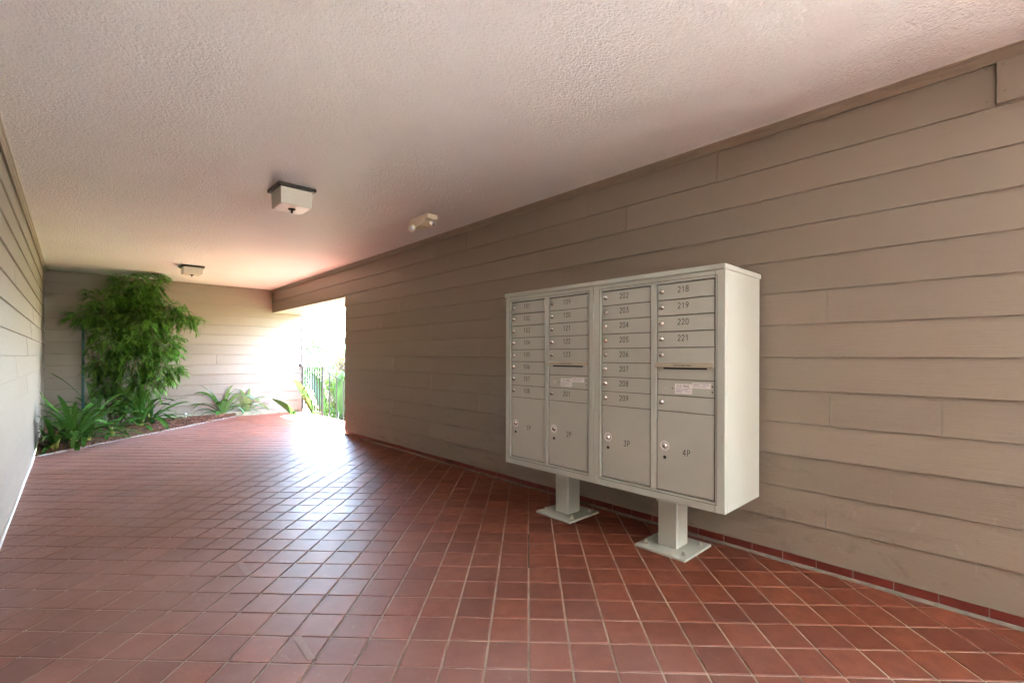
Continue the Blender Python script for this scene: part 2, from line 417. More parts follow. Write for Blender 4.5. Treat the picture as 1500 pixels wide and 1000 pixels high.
# ================================================================== WALLS OF LAP SIDING
def siding(parent, org, d, L, nrm, rows, joints=None, thick=.016, mat='siding'):
    """org: start of the board faces on the ground, d along, nrm outwards; rows: (z0, z1); joints: row -> list of s"""
    d = Vector((*d, 0)); nn = Vector((*nrm, 0)); o = Vector((*org, 0))
    for r_, (z0, z1) in enumerate(rows):
        cuts = [0]+sorted((joints or {}).get(r_, []))+[L]
        for a_, b_ in zip(cuts, cuts[1:]):
            g0 = .0011 if a_ > 0 else 0; g1 = .0011 if b_ < L else 0
            dn = rnd.uniform(-.0012, .0008); dz = rnd.uniform(-.0005, .0005); ds = rnd.uniform(-.0008, .0008)
            def prof(sg, e):
                return [(-thick-.004, z0+dz+e), (-.0025+dn, z0+dz+e), (dn, z0+dz+.003+e), (-thick*.72+dn, z1+.008+dz), (-thick-.004, z1+.008+dz)]
            A = [o+d*(a_+g0)+nn*n_+Vector((0, 0, z_)) for n_, z_ in prof(0, 0)]
            B = [o+d*(b_-g1)+nn*n_+Vector((0, 0, z_)) for n_, z_ in prof(1, ds)]
            mb = MB().add(A+B, [(0,1,6,5),(1,2,7,6),(2,3,8,7),(3,4,9,8),(4,0,5,9),(4,3,2,1,0),(5,6,7,8,9)])
            mb.build('board', M[mat], parent, origin=tuple((A[0]+B[2])/2))

rows_r = [(ZROW+ROW*k, ZROW+ROW*(k+1)) for k in range(13)]; rows_r[-1] = (rows_r[-1][0], ZC-.03)
rw = MB()
rw.box((XR+.016, YS+.016, 0), (XO-.02, YE-.02, ZC))
rwall = tag(rw.build('siding_wall', M['trim']), 'long taupe lap siding wall behind the mailboxes, ending at the garden opening', 'wall')
jt = {}
for px, py in ((1458,122),(917,323),(790,386),(1211,443),(1215,594),(1209,745),(683,346),(602,393),(701.5,423),(630,483),(702,505),(575,530),
               (631,555),(701.5,588),(629,626),(574,603),(640,370),(1380,630),(1050,250),(860,300),(560,470),(585,440)):
    q = at_x(px, py, XR); k = int((q.z-ZROW)/ROW)
    if 0 <= k < 13: jt.setdefault(k, []).append(q.y-YS)
for k in range(13): jt.setdefault(k, []).append(rnd.uniform(.08, .3))
siding(rwall, (XR, YS), (0, 1), YE-YS, (-1, 0), rows_r[:11], {k: v for k, v in jt.items() if k < 11})
siding(rwall, (XR+.02, YE), (1, 0), XO-XR-.02, (0, 1), rows_r[:11], mat='siding_x')
# the end wall's corner post stands a little back so that the laps show in outline
# odd thicker board nailed over the top course near the street end
yj = at_x(1458, 122, XR).y
pbm = MB().cbox((XR-.014, YS+.01, rows_r[12][0]+.004), (XR-.0005, yj-.003, ZC-.053), .002); pbo = pbm.build('patch_board', M['siding'], rwall, origin=(XR-.007, yj/2, rows_r[12][0]+.1))
for (px, py) in ((1470, 94), (1472, 133), (1444, 101), (1445, 150), (1354, 122), (1206, 174), (1092, 205)):
    q = at_x(px, py, XR-.014 if px > 1458 else XR); xx = XR-.0135 if px > 1458 else XR+.001
    MB().lathe((xx, q.y, q.z), (-1, 0, 0), [(-.004, .0042), (.0012, .0042), (.0022, .003)], 10).build('nail_head', M['trim'], rwall, origin=(xx, q.y, q.z))
# base tiles and cove
cv = MB(); n_b = int((YE-Y0)/.1575)
for k in range(n_b+1):
    y1 = .063+.1575*(k-12)+.004; y0 = y1-.1535+.004
    y0, y1 = y1-.1535, y1
    if y1 < YS+.05 or y0 > YE-.03: continue
    y1 = min(y1, YE-.012)
    mb = MB().cbox((XR+.002+rnd.uniform(-.0007, .0007), max(y0, YS+.01), .012), (XR+.0155, y1, ZROW+.008), .0015)
    mb.build('base_tile', M['basetile'], rwall, origin=centre(mb))
for k in range(-8, 44):
    y = .063+.1575*k+.002
    if YS+.02 < y < YE-.02: cv.box((XR+.0045, y-.0025+.002, .012), (XR+.0152, y+.0055, ZROW+.004))
cv.build('base_joint', simple('base_joint_mortar', (.30, .27, .23), .85), rwall)
cove = MB(); N = 60
for i in range(N):
    ya, yb = YS+(YE-YS)*i/N, YS+(YE-YS)*(i+1)/N
    w0, w1 = .014+.004*math.sin(i*1.7)+.002*math.sin(i*.61), .014+.004*math.sin((i+1)*1.7)+.002*math.sin((i+1)*.61)
    cove.add([(XR-w0, ya, .0008), (XR-w1, yb, .0008), (XR+.003, yb, .013), (XR+.003, ya, .013), (XR+.003, ya, -.004), (XR+.003, yb, -.004)], [(0,1,2,3)])
cove.build('mortar_cove', M['cove'], rwall)

# header over the opening: a clad beam carried on by the right wall's upper boards
bm_ = MB().box((XR+.016, YE-.02, ZH+.004), (XO-.02, YB, ZC))
beam = tag(bm_.build('clad_beam', M['trim']), 'taupe board clad beam running over the garden opening under the ceiling', 'beam')
rows_h = [(ZH, rows_r[12][0]), rows_r[12]]
jj = {0: [q - Y0 for q in ()], 1: []}
siding(beam, (XR, YS), (0, 1), YB-YS, (-1, 0), [(rows_r[11][0], rows_r[12][0]), rows_r[12]], {0: jt[11], 1: jt[12]})
MB().box((XR+.003, YE+.0, ZH-.012), (XO+.004, YB-.001, ZH+.0035)).build('soffit_panel', M['soffit'], beam)
MB().box((XR-.001, YE+.002, ZH-.014), (XR+.0025, YB-.002, rows_r[11][0]-.0005)).build('drip_edge', M['siding'], beam)
siding(beam, (XO, YE), (0, 1), YB-YE, (1, 0), [(ZH, ZH+ROW), (ZH+ROW, ZH+2*ROW), (ZH+2*ROW, ZC+.3)])
# outer cladding of the right wall so it holds up from outside
siding(rwall, (XO, YS), (0, 1), YE-YS, (1, 0), rows_r)
siding(rwall, (XR+.02, YS), (1, 0), XO-XR-.02, (0, -1), rows_r, mat='siding_x')

# left wall
lw = MB().box((XL-.2, Y0, 0), (XL-.016, YB+.2, ZC))
lwall = tag(lw.build('siding_wall', M['trim']), 'left side wall of pale lap siding beside the planting bed', 'wall')
jl = {}
for k in range(13):
    s0 = rnd.uniform(1.2, 3.4)
    while s0 < YB-Y0-.4: jl.setdefault(k, []).append(s0); s0 += rnd.uniform(2.2, 3.66)
siding(lwall, (XL, Y0), (0, 1), YB-Y0-.002, (1, 0), [(max(.022, a_-.04) if k == 0 else a_, b_) for k, (a_, b_) in enumerate(rows_r)], jl)
MB().cbox((XL-.015, Y0, -.003), (XL+.012, XL-QBED/S2+.02, .022), .004).build('base_strip', M['caulk'], lwall)

# back wall
RB = .179; zb0 = 1.133-RB*6
bw = MB().box((XL-.015, YB+.016, -.3), (XO-.03, YB+.2, ZC))
bwall = tag(bw.build('siding_wall', M['trim']), 'end wall of lap siding behind the feathery shrub and low strap leaved plants', 'wall')
rows_b = [(zb0+RB*k, zb0+RB*(k+1)) for k in range(13)]; rows_b = [r_ for r_ in rows_b if r_[0] < ZC-.05]; rows_b[-1] = (rows_b[-1][0], ZC-.012)
rows_b[0] = (.045, rows_b[0][1])
jb = {2: [1.4], 5: [2.2], 8: [1.95], 3: [2.9], 10: [1.1], 6: [.9]}
siding(bwall, (XL, YB), (1, 0), XO-XL-.035, (0, -1), rows_b, jb, mat='siding_x')
MB().cbox((XO-.034, YB-.018, .0), (XO+.001, YB+.2, ZH-.014), .003).build('corner_trim', M['siding_x'], bwall)
MB().cbox((XL, YB-.020, ZC-.028), (XR, YB-.001, ZC-.001), .003).build('crown_trim', M['trim'], bwall)

# unseen wall added behind the camera to keep light off the right wall; the street side beyond the right wall's near end is open
ew = MB().box((XL-.015, Y0-.2, -.05), (XR+.3, Y0-.016, ZC))
ewall = tag(ew.build('siding_wall', M['trim']), 'unseen siding wall added behind the viewpoint to block light', 'wall')
siding(ewall, (XL, Y0), (1, 0), XR+.3-XL, (0, 1), rows_r, {k: [1.0+.31*(k*5 % 7)] for k in range(13)}, mat='siding_x')

# crown mouldings of the side walls, in lengths
def crown(wall, x, sgn, cuts):
    for a_, b_ in zip(cuts, cuts[1:]):
        pr = [(0, ZC-.001), (.030, ZC-.001), (.030, ZC-.014), (.024, ZC-.018), (.022, ZC-.034), (.012, ZC-.044), (.010, ZC-.052), (0, ZC-.052)]
        A = [(x+sgn*(n_), a_, z_) for n_, z_ in pr]; B = [(x+sgn*(n_), b_-.0015, z_) for n_, z_ in pr]; n_ = len(pr)
        mb = MB().add(A+B, [(i, (i+1) % n_, n_+(i+1) % n_, n_+i) for i in range(n_)]+[tuple(range(n_))[::-1], tuple(range(n_, 2*n_))])
        mb.build('crown_trim', M['trim'], wall, origin=centre(mb))
crown(rwall, XR+.004, -1, [YS, .86, 3.3, 6.5]); crown(beam, XR+.004, -1, [6.5, YB-.02]); crown(lwall, XL-.004, 1, [Y0, 2.3, 5.9, YB-.02])

# ================================================================== CEILING
ce = MB()
ce.box((XL-.2, Y0-.1, ZC), (XO-.001, YB+.2, ZC+.32))
tag(ce.build('ceiling', M['ceiling']), kind='structure')
MB().tube([(XL+.028, Y0, ZC-.001), (XL+.028, YB-.03, ZC-.001)], .0035, 6).build('caulk_bead', M['caulk'], lwall)
MB().tube([(XR-.028, YS, ZC-.001), (XR-.028, YB-.03, ZC-.001)], .003, 6).build('caulk_bead', M['caulk'], rwall)

# ================================================================== GROUND, STEPS, PATH
gr = MB(); GN = 60
def hgt(x, y):
    t = min(1, max(0, (y+1.0)/7)); t = t*t*(3-2*t); return -.07-1.25*t
xs = [-400, -150, -60, -30, -15]+[-10+i for i in range(26)]+[20, 28, 45, 80, 200, 400]; ys = [-400, -150, -60, -30, -15]+[-8+i for i in range(30)]+[26, 35, 50, 100, 250, 600]
for y in ys:
    for x in xs: gr.v.append((x, y, hgt(x, y)))
nx = len(xs)
for j in range(len(ys)-1):
    for i in range(nx-1): gr.f.append((j*nx+i, j*nx+i+1, (j+1)*nx+i+1, (j+1)*nx+i)); gr.m.append(0)
tag(gr.build('ground', M['grass'], smooth=True), kind='structure')
pt = MB().box((XL-.6, Y0-9, -.35), (XR+4.5, Y0-.004, -.02)).box((XR+.204, Y0-.004, -.35), (XR+4.5, YS-.03, -.0195)); tag(pt.build('path', M['pave']), kind='structure')
st = thing('garden_steps', (XO, 7.9, 0), 'concrete steps going down from the tiled floor to the garden', 'steps')
for k in range(6):
    MB().cbox((XO+.002+.29*k, 6.6, -1.4), (XO+.002+.29*(k+1)-.002, 8.66, -.17*(k+1)), .006).build('step', M['step'], st, origin=(XO+.29*k+.145, 7.6, -.17*(k+1)))

# ================================================================== PLANTING BED
bd = MB(); n_ = 22; cells = []
bx0 = XL; 
for i in range(n_+1):
    for j in range(n_+1):
        # triangle parameterisation: corner (XL, YB)
        a_ = i/n_; x = XL+(bed_x(YB)-XL)*a_; yl = x-QBED/S2+.03; y = min(YB, yl)+(YB-min(YB, yl))*j/n_
        z = .004+.05*min(1, j/6)+rnd.uniform(-.008, .008)*(j > 0)
        bd.v.append((x, y+.001, z-.01))
for i in range(n_):
    for j in range(n_): q = i*(n_+1)+j; bd.f.append((q, q+n_+1, q+n_+2, q+1)); bd.m.append(0)
tag(bd.build('planting_bed_soil', M['mulch'], smooth=True), kind='structure')
ch = MB()
for _ in range(5200):
    a_ = rnd.random(); x = XL+.01+(bed_x(YB)-XL)*a_; yl = min(YB, x-QBED/S2+.02); j = rnd.random()**1.4; y = yl+(YB-yl)*j
    z = -.002+.05*min(1, j*n_/6)+rnd.uniform(0, .014)
    L_, W_, T_ = rnd.uniform(.012, .045), rnd.uniform(.006, .016), rnd.uniform(.002, .006)
    m_ = Matrix.Translation((x, y, z)) @ Matrix.Rotation(rnd.uniform(0, 6.28), 4, 'Z') @ Matrix.Rotation(rnd.gauss(0, .35), 4, 'X') @ Matrix.Rotation(rnd.gauss(0, .35), 4, 'Y')
    vs_ = [m_ @ Vector((sx*L_/2, sy*W_/2, sz*T_/2)) for sx, sy, sz in ((-1,-.6,-1),(1,-1,-1),(.8,1,-1),(-.9,.8,-1),(-1,-.6,1),(1,-1,1),(.8,1,1),(-.9,.8,1))]
    ch.add(vs_, [(0,3,2,1),(4,5,6,7),(0,1,5,4),(1,2,6,5),(2,3,7,6),(3,0,4,7)])
for _ in range(160):     # a few chips spilt onto the tiles
    y = rnd.uniform(7.2, 9.7); x = bed_x(y)+abs(rnd.gauss(0, .035)); L_, W_ = rnd.uniform(.006, .02), rnd.uniform(.003, .008); t = rnd.uniform(0, 6.28)
    dx, dy = math.cos(t), math.sin(t)
    b4 = [(x+dx*L_*a_-dy*W_*b_, y+dy*L_*a_+dx*W_*b_) for a_, b_ in ((-.5,-.5),(.5,-.5),(.5,.5),(-.5,.5))]
    ch.prism(b4, .0006, .004)
tag(ch.build('bark_mulch', M['chip']), 'reddish bark chip mulch covering the planting bed', 'mulch', kind='stuff')
# mortar lip along the bed
ed = MB(); n_ = 30
for i in range(n_):
    y0 = XL-QBED/S2+(YB-(XL-QBED/S2))*i/n_; y1 = XL-QBED/S2+(YB-(XL-QBED/S2))*(i+1)/n_
    wv = .012+.003*math.sin(i*2.1); o_ = -.004
    ed.prism([(bed_x(y0)+o_, y0-o_), (bed_x(y1)+o_, y1-o_), (bed_x(y1)+o_-wv, y1-o_+wv), (bed_x(y0)+o_-wv, y0-o_+wv)][::-1] if False else
             [(bed_x(y0)+o_-wv, y0-o_+wv), (bed_x(y0)+o_, y0-o_), (bed_x(y1)+o_, y1-o_), (bed_x(y1)+o_-wv, y1-o_+wv)], -.2, .006+.002*math.sin(i*1.3))
tag(ed.build('bed_edging', M['concrete']), 'thin mortar edging between the red tiles and the mulch', 'edging')
# concrete footing at the foot of the back wall
cb = MB().cbox((.55, YB-.030, -.02), (2.72, YB-.0175, .082), .004).cbox((2.70, YB-.0305, -.0005), (3.2, YB-.0175, .05), .004)
tag(cb.build('footing_curb', M['curb']), 'stained pale concrete footing along the bottom of the end wall', 'curb')
pv = MB().lathe((1.40, YB-.16, .0), (0, 0, 1), [(0, .013), (.09, .013), (.09, .017), (.125, .017), (.13, .012)], 12)
tag(pv.build('irrigation_stub', M['pvc'], smooth=False), 'short white plastic pipe stub standing in the mulch by the wall', 'pipe')
sk = MB(); p = at_y(122, 470, 9.55); sk.cbox((p.x-.018, 9.535, .0), (p.x+.018, 9.565, 1.72), .003)
tag(sk.build('green_stake', M['stake']), 'tall blue green stake behind the left side of the feathery shrub', 'stake')

# ================================================================== CEILING LIGHTS
def ceiling_light(x0, y0, label, deep=.150):
    S = .272; cx, cyy = x0+S/2, y0+S/2
    t = thing('ceiling_light', (cx, cyy, ZC), label, 'light fixture', 'square ceiling lights of the passage')
    MB().cbox((x0, y0, ZC-.026), (x0+S, y0+S, ZC-.001), .003).build('ceiling_pan', M['bronze'], t)
    g0 = .022; a_ = S/2-g0
    sh = MB(); z0, z1 = ZC-.027, ZC-deep
    w1 = a_-.004
    vs_ = [(cx+sx*a_, cyy+sy*a_, z0) for sx, sy in ((-1,-1),(1,-1),(1,1),(-1,1))]+[(cx+sx*w1, cyy+sy*w1, z1+.006) for sx, sy in ((-1,-1),(1,-1),(1,1),(-1,1))]+\
          [(cx+sx*(w1-.006), cyy+sy*(w1-.006), z1) for sx, sy in ((-1,-1),(1,-1),(1,1),(-1,1))]
    sh.add(vs_, [(0,1,5,4),(1,2,6,5),(2,3,7,6),(3,0,4,7),(4,5,9,8),(5,6,10,9),(6,7,11,10),(7,4,8,11),(8,9,10,11),(3,2,1,0)])
    sh.build('glass_shade', M['frost'], t)
    MB().lathe((cx, cyy, z1), (0, 0, -1), [(0, .027), (.004, .028), (.009, .020), (.012, .008), (.020, .008), (.026, .010), (.032, .005)], 16).build('finial', M['bronze'], t, smooth=True)
    return t
ceiling_light(1.087, 3.655, 'nearer square frosted ceiling light with dark bronze pan')
ceiling_light(1.095, 7.88, 'farther small square ceiling light near the end wall', .118)

# emergency light with two heads
em = thing('emergency_light', (2.36, 3.72, ZC), 'almond plastic emergency light with two round lamp heads on the ceiling by the right wall', 'emergency light')
eb = MB(); ex0, ex1, ey0, ey1 = 2.30, 2.41, 3.57, 3.87
pr = [(ey0, ZC-.001), (ey0, ZC-.042), (ey0+.06, ZC-.050), (ey0+.12, ZC-.082), (ey1-.03, ZC-.088), (ey1, ZC-.070), (ey1, ZC-.001)]
n_ = len(pr); A = [(ex0, y, z) for y, z in pr]; B = [(ex1, y, z) for y, z in pr]
eb.add(A+B, [(i, n_+i, n_+(i+1) % n_, (i+1) % n_) for i in range(n_)]+[tuple(range(n_)), tuple(range(n_, 2*n_))[::-1]])
eb.build('housing', M['almond'], em)
for (hx, hyy, hz, dx, dy) in ((2.375, 3.615, ZC-.066, .15, -1), (2.285, 3.80, ZC-.092, -.75, -.6)):
    d_ = Vector((dx, dy, -.35)).normalized(); o_ = Vector((hx, hyy, hz))
    h = MB().lathe(o_-d_*.03, d_, [(0, .012), (.006, .024), (.03, .031), (.05, .033), (.052, .030)], 20).build('lamp_head', M['almond'], em, smooth=True)
    MB().lathe(o_+d_*.0205, d_, [(0, .027), (.004, .024), (.007, .012), (.008, .002)], 20).build('lens', M['lens'], h, smooth=True)

# ================================================================== MAILBOXES
XF = 2.3256; ZB_, ZT_ = .333, 1.563; DEP = .45
GL = {'0': [[(.1,.15),(.1,.85),(.3,1),(.6,1),(.8,.85),(.8,.15),(.6,0),(.3,0),(.1,.15)]],
      '1': [[(.25,.8),(.5,1),(.5,0)]],
      '2': [[(.1,.8),(.3,1),(.62,1),(.8,.82),(.8,.62),(.1,.0),(.8,0)]],
      '3': [[(.1,1),(.8,1),(.42,.58),(.65,.56),(.8,.4),(.8,.17),(.6,0),(.3,0),(.1,.15)]],
      '4': [[(.65,0),(.65,1),(.05,.3),(.85,.3)]],
      '5': [[(.78,1),(.18,1),(.12,.55),(.55,.6),(.8,.42),(.8,.17),(.6,0),(.3,0),(.1,.12)]],
      '6': [[(.68,1),(.3,.75),(.1,.38),(.1,.15),(.3,0),(.6,0),(.8,.17),(.8,.38),(.6,.54),(.3,.54),(.12,.4)]],
      '7': [[(.1,1),(.8,1),(.35,0)]],
      '8': [[(.3,.54),(.12,.7),(.12,.86),(.3,1),(.6,1),(.78,.86),(.78,.7),(.6,.54),(.3,.54),(.1,.38),(.1,.15),(.3,0),(.6,0),(.8,.15),(.8,.38),(.6,.54)]],
      '9': [[(.25,0),(.62,.25),(.8,.6),(.8,.85),(.6,1),(.3,1),(.1,.85),(.1,.64),(.3,.48),(.6,.48),(.78,.6)]],
      'P': [[(.15,0),(.15,1),(.6,1),(.8,.86),(.8,.64),(.6,.5),(.15,.5)]]}
def glyphs(text, yc, zc, h, x, stroke=.0034, wd=.62):
    """text on a face looking towards -X; reading direction is towards -Y"""
    mb = MB(); cw = h*wd*1.22; tot = cw*len(text)
    for i, chx in enumerate(text):
        for pl in GL[chx]:
            pts = [(yc+tot/2-(i*cw+px*h*wd+.08*cw), zc-h/2+py*h) for px, py in pl]
            for (ya, za), (yb, zb) in zip(pts, pts[1:]):
                dy, dz = yb-ya, zb-za; l_ = math.hypot(dy, dz)
                if l_ < 1e-6: continue
                ny, nz = -dz/l_*stroke/2, dy/l_*stroke/2; ey, ez = dy/l_*stroke*.35, dz/l_*stroke*.35
                mb.add([(x, ya-ey+ny, za-ez+nz), (x, ya-ey-ny, za-ez-nz), (x, yb+ey-ny, zb+ez-nz), (x, yb+ey+ny, zb+ez+nz)], [(0,1,2,3)])
    return mb
def text_mesh(name, body, size, mat, parent, loc, align='CENTER'):
    cu = bpy.data.curves.new(name, 'FONT'); cu.body = body; cu.size = size; cu.align_x = align; cu.align_y = 'CENTER'; cu.extrude = .0002; cu.resolution_u = 2
    to = bpy.data.objects.new(name, cu); C.objects.link(to)
    dg = bpy.context.evaluated_depsgraph_get(); me = bpy.data.meshes.new_from_object(to.evaluated_get(dg)); bpy.data.objects.remove(to)
    me.materials.clear(); me.materials.append(mat)
    # text x -> -Y, text y -> +Z, facing -X
    me.transform(Matrix(((0,0,-1,0),(-1,0,0,0),(0,1,0,0),(0,0,0,1))))
    ob = bpy.data.objects.new(name, me); C.objects.link(ob); ob.parent = parent; ob.location = Vector(loc)-world_loc(parent); return ob

H1 = 1.107/13; ZTOP = 1.4955
lock_me = MB().lathe((0, 0, 0), (-1, 0, 0), [(0, .0145), (.003, .0145), (.0042, .012), (.009, .0105), (.0105, .009)], 18).mesh('lock', M['chrome'], True)
slot_mb = MB().box((-.0112, -.0012, -.0058), (-.0104, .0012, .0058)); slot_me = slot_mb.mesh('keyhole', M['dark'])
rivet_me = MB().lathe((0, 0, 0), (-1, 0, 0), [(0, .0036), (.0016, .0024)], 8).mesh('rivet', M['zinc'])
def put(name, me, parent, loc):
    o = bpy.data.objects.new(name, me); C.objects.link(o); o.parent = parent; o.location = Vector(loc)-world_loc(parent); return o
sag = random.Random(3)
def mailbox(ya, yb, cols, label):
    """ya: near side, yb: far side; cols: list (y0, y1, spec rows)"""
    t = thing('mailbox_cabinet', ((XF+DEP/2), (ya+yb)/2, 0), label, 'mailbox', 'pedestal mailbox cabinets side by side')
    hb = MB(); g = .0015
    XD = XF+.014                                   # face of the body behind the doors
    y0, y1 = ya+g, yb-g
    hb.cbox((XD+.012, y0, ZB_), (XF+DEP, y1, ZT_-.027), .003)
    # face frame: stiles and rails
    zt, zb = ZTOP+.006, ZTOP-13*H1-.006
    c1, c2 = cols[0], cols[1]                      # c1 nearer
    hb.cbox((XF, y0, ZB_), (XD+.0118, c1[0]-.006, ZT_-.027), .003)
    hb.cbox((XF, c2[1]+.006, ZB_), (XD+.0118, y1, ZT_-.027), .003)
    hb.box((XF+.0008, c1[0]-.0058, zt), (XD+.0116, c2[1]+.0058, ZT_-.0272))
    hb.box((XF+.0008, c1[0]-.0058, ZB_+.0006), (XD+.0116, c2[1]+.0058, zb))
    hb.cbox((XF+.002, c1[1]+.004, zb+.0005), (XD+.0114, c2[0]-.004, zt-.0005), .002)
    hb.build('housing', M['cab'], t)
    MB().box((XF+.0135, c1[0]-.003, zb+.003), (XF+.019, c1[1]+.003, zt-.003)).box((XF+.0135, c2[0]-.003, zb+.003), (XF+.019, c2[1]+.003, zt-.003)).build('gap_shade_plate', M['gap'], t)  # dark plates added behind the doors to paint shade into their gaps
    # raised bead framing each column
    rf = MB()
    for (a_, b_, _r) in cols:
        pass
    rf.box((XF-.0012, c1[0]-.016, zt+.010), (XF+.0007, c2[1]+.016, zt+.0125)).box((XF-.0012, c1[0]-.016, zb-.0125), (XF+.0007, c2[1]+.016, zb-.010))
    rf.box((XF-.0013, c1[0]-.0162, zb-.010), (XF-.0001, c1[0]-.0140, zt+.010)).box((XF-.0013, c2[1]+.0140, zb-.010), (XF-.0001, c2[1]+.0162, zt+.010))
    rf.build('frame_gasket', M['gap'], t)
    # roof cap with a front lip
    rc = MB().cbox((XF-.016, ya-.004, ZT_-.0268), (XF+DEP+.008, yb-.0006, ZT_), .004); rc.build('roof_cap', M['cab'], t)
    rc2 = MB().box((XF+.03, ya-.0005, ZB_+.012), (XF+.031, ya+.001, ZT_-.04))
    for (a_, b_, rows) in cols:
        z = ZTOP
        for spec in rows:
            kind, n_, txt = spec; z0 = z-n_*H1; zc_ = (z+z0)/2
            da, db = a_, b_; top, bot = z-.0022, z0+.0026
            dx = sag.uniform(-.0006, .0006)
            if kind in ('d', 'p'):
                d_ = MB().cbox((XF+.007+dx, da+.0022, bot), (XF+.013, db-.0022, top), .0012)
                d_.cbox((XF+.0035+dx, da+.0022, bot), (XF+.0068+dx, db-.0022, bot+.0052), .0008)      # rolled lip along the bottom
                door = d_.build('door' if kind == 'd' else 'parcel_door', M['cabdoor'], t, origin=(XF+.01, (da+db)/2, zc_))
                xf = XF+.007+dx
                if kind == 'd':
                    lk = put('lock', lock_me, door, (xf, db-.024, zc_+.004)); put('keyhole', slot_me, lk, (xf, db-.024, zc_+.004))
                    if txt: put('number', glyphs(txt, (da+db)/2-.006, zc_+.012, .030, 0).mesh('number', M['ink']), door, (xf-.0004, 0, 0)) if False else None
                    if txt:
                        gm = glyphs(txt, 0, 0, .029, 0); put('number', gm.mesh('number', M['ink']), door, (xf-.0005, (da+db)/2+.008, zc_+.008))
                else:
                    zl = z0+n_*H1*.56; yl = db-.045
                    st_ = MB().lathe((0, 0, 0), (-1, 0, 0), [(0, .027), (.0006, .027)], 24).build('lock_sticker', M['sticker'], door); st_.location = Vector((xf, yl, zl))-world_loc(door)
                    for k in range(9):
                        t_ = k/9*6.28+.3; 
                    tk = MB()
                    for k in range(11):
                        t0 = .5+k*.42; ca, sa = math.cos(t0), math.sin(t0); tk.add([(0, ca*.016-sa*.0022, sa*.016+ca*.0022), (0, ca*.016+sa*.0022, sa*.016-ca*.0022), (0, ca*.021+sa*.0018, sa*.021-ca*.0018), (0, ca*.021-sa*.0018, sa*.021+ca*.0018)], [(0,1,2,3)])
                    o2 = put('sticker_print', tk.mesh('sticker_print', M['stickerink']), door, (xf-.0009, yl, zl))
                    lk = put('lock', lock_me, door, (xf-.0006, yl, zl)); put('keyhole', slot_me, lk, (xf-.0006, yl, zl))
                    kh = MB().lathe((0, 0, 0), (-1, 0, 0), [(0, .0088), (.0012, .0088), (.0013, .0068)], 14).build('key_port', M['dark'], door); kh.location = Vector((xf, yl, zl-.062))-world_loc(door)
                    for ry, rz in ((-.014, -.040), (.014, -.040), (-.014, -.086), (.014, -.086)): put('rivet', rivet_me, door, (xf, yl+ry, zl+rz))
                    gm = glyphs(txt, 0, 0, .031, 0); put('number', gm.mesh('number', M['ink']), door, (xf-.0005, (da+db)/2-.012, zl-.022))
            elif kind == 'o':           # outgoing mail slot with a protruding hood
                pn = MB().cbox((XF+.0075, da+.0022, bot), (XF+.013, db-.0022, top), .001).build('slot_panel', M['cabdoor'], t, origin=(XF+.01, (da+db)/2, zc_))
                MB().cbox((XF+.0058, da+.038, z-.0295), (XF+.0074, db-.036, z-.0205), .0007).build('mail_slot', M['dark'], pn)
                hd = MB(); za, zb_ = z+.002, z-.018
                hd.add([(XF+.008, da-.002, za+.004), (XF-.017, da-.002, za-.004), (XF-.019, da-.002, zb_), (XF-.015, da-.002, zb_-.001), (XF+.008, da-.002, zb_+.006),
                        (XF+.008, db+.006, za+.004), (XF-.017, db+.006, za-.004), (XF-.019, db+.006, zb_), (XF-.015, db+.006, zb_-.001), (XF+.008, db+.006, zb_+.006)],
                       [(0,1,6,5),(1,2,7,6),(2,3,8,7),(3,4,9,8),(4,0,5,9),(4,3,2,1,0),(5,6,7,8,9)])
                ho = hd.build('slot_hood', simple('hood_tan', (.44, .40, .31), .4, var=.04) if 'hood_tan' not in bpy.data.materials else bpy.data.materials['hood_tan'], pn)
                text_mesh('lettering', 'OUTGOING MAIL', .0125, M['ink'], pn, (XF-.0192, (da+db)/2+.0, (za+zb_)/2-.0015))
            elif kind == 'm':           # master lock panel with stickers
                pn = MB().cbox((XF+.0075, da+.0022, bot), (XF+.013, db-.0022, top), .001).build('master_panel', M['cabdoor'], t, origin=(XF+.01, (da+db)/2, zc_))
                x_ = XF+.0075
                MB().cbox((x_-.0012, da+.02, bot+.012), (x_-.0001, db-.102, top-.010), .0004).build('recess_plate', M['cab'], pn)
                MB().lathe((x_, db-.052, zc_-.002), (-1, 0, 0), [(0, .010), (.002, .010), (.003, .008), (.0035, .003)], 16).build('arrow_lock', M['zinc'], pn, smooth=False)
                MB().lathe((x_, db-.088, zc_-.004), (-1, 0, 0), [(0, .0035), (.0015, .0025)], 8).build('rivet', M['dark'], pn)
                MB().box((x_-.0019, db-.198, zc_-.030), (x_-.0014, db-.103, zc_+.022)).build('sticker', M['sticker'], pn)
                text_mesh('lettering', 'U.S. MAIL', .017, M['stickerink'], pn, (x_-.0021, db-.150, zc_+.010))
                MB().box((x_-.0024, db-.296, zc_+.002), (x_-.0020, db-.1985, zc_+.031)).build('sticker', M['sticker'], pn)
                fp = MB()
                for (sa, sb, sz) in ((.108, .190, -.004), (.108, .175, -.011), (.108, .150, -.018), (.156, .190, -.018), (.108, .140, -.024), (.204, .285, .025), (.204, .24, .018), (.25, .288, .018), (.204, .27, .011)):
                    fp.box((x_-.0029, db-sb, zc_+sz), (x_-.0025, db-sa, zc_+sz+.0028))
                fp.build('fine_print', M['stickergrey'], pn)
                for zz in (-.014, .014): MB().lathe((x_, da+.011, zc_+zz), (-1, 0, 0), [(0, .004), (.002, .003)], 8).build('rivet', M['dark'], pn)
            z = z0
    # pedestal
    pc = ((ya+yb)/2-.002); pxc = 2.556
    ps = MB().cbox((pxc-.064, pc-.060, .0165), (pxc+.064, pc+.060, ZB_-.0003), .006); ps.build('pedestal_post', M['cab'], t)
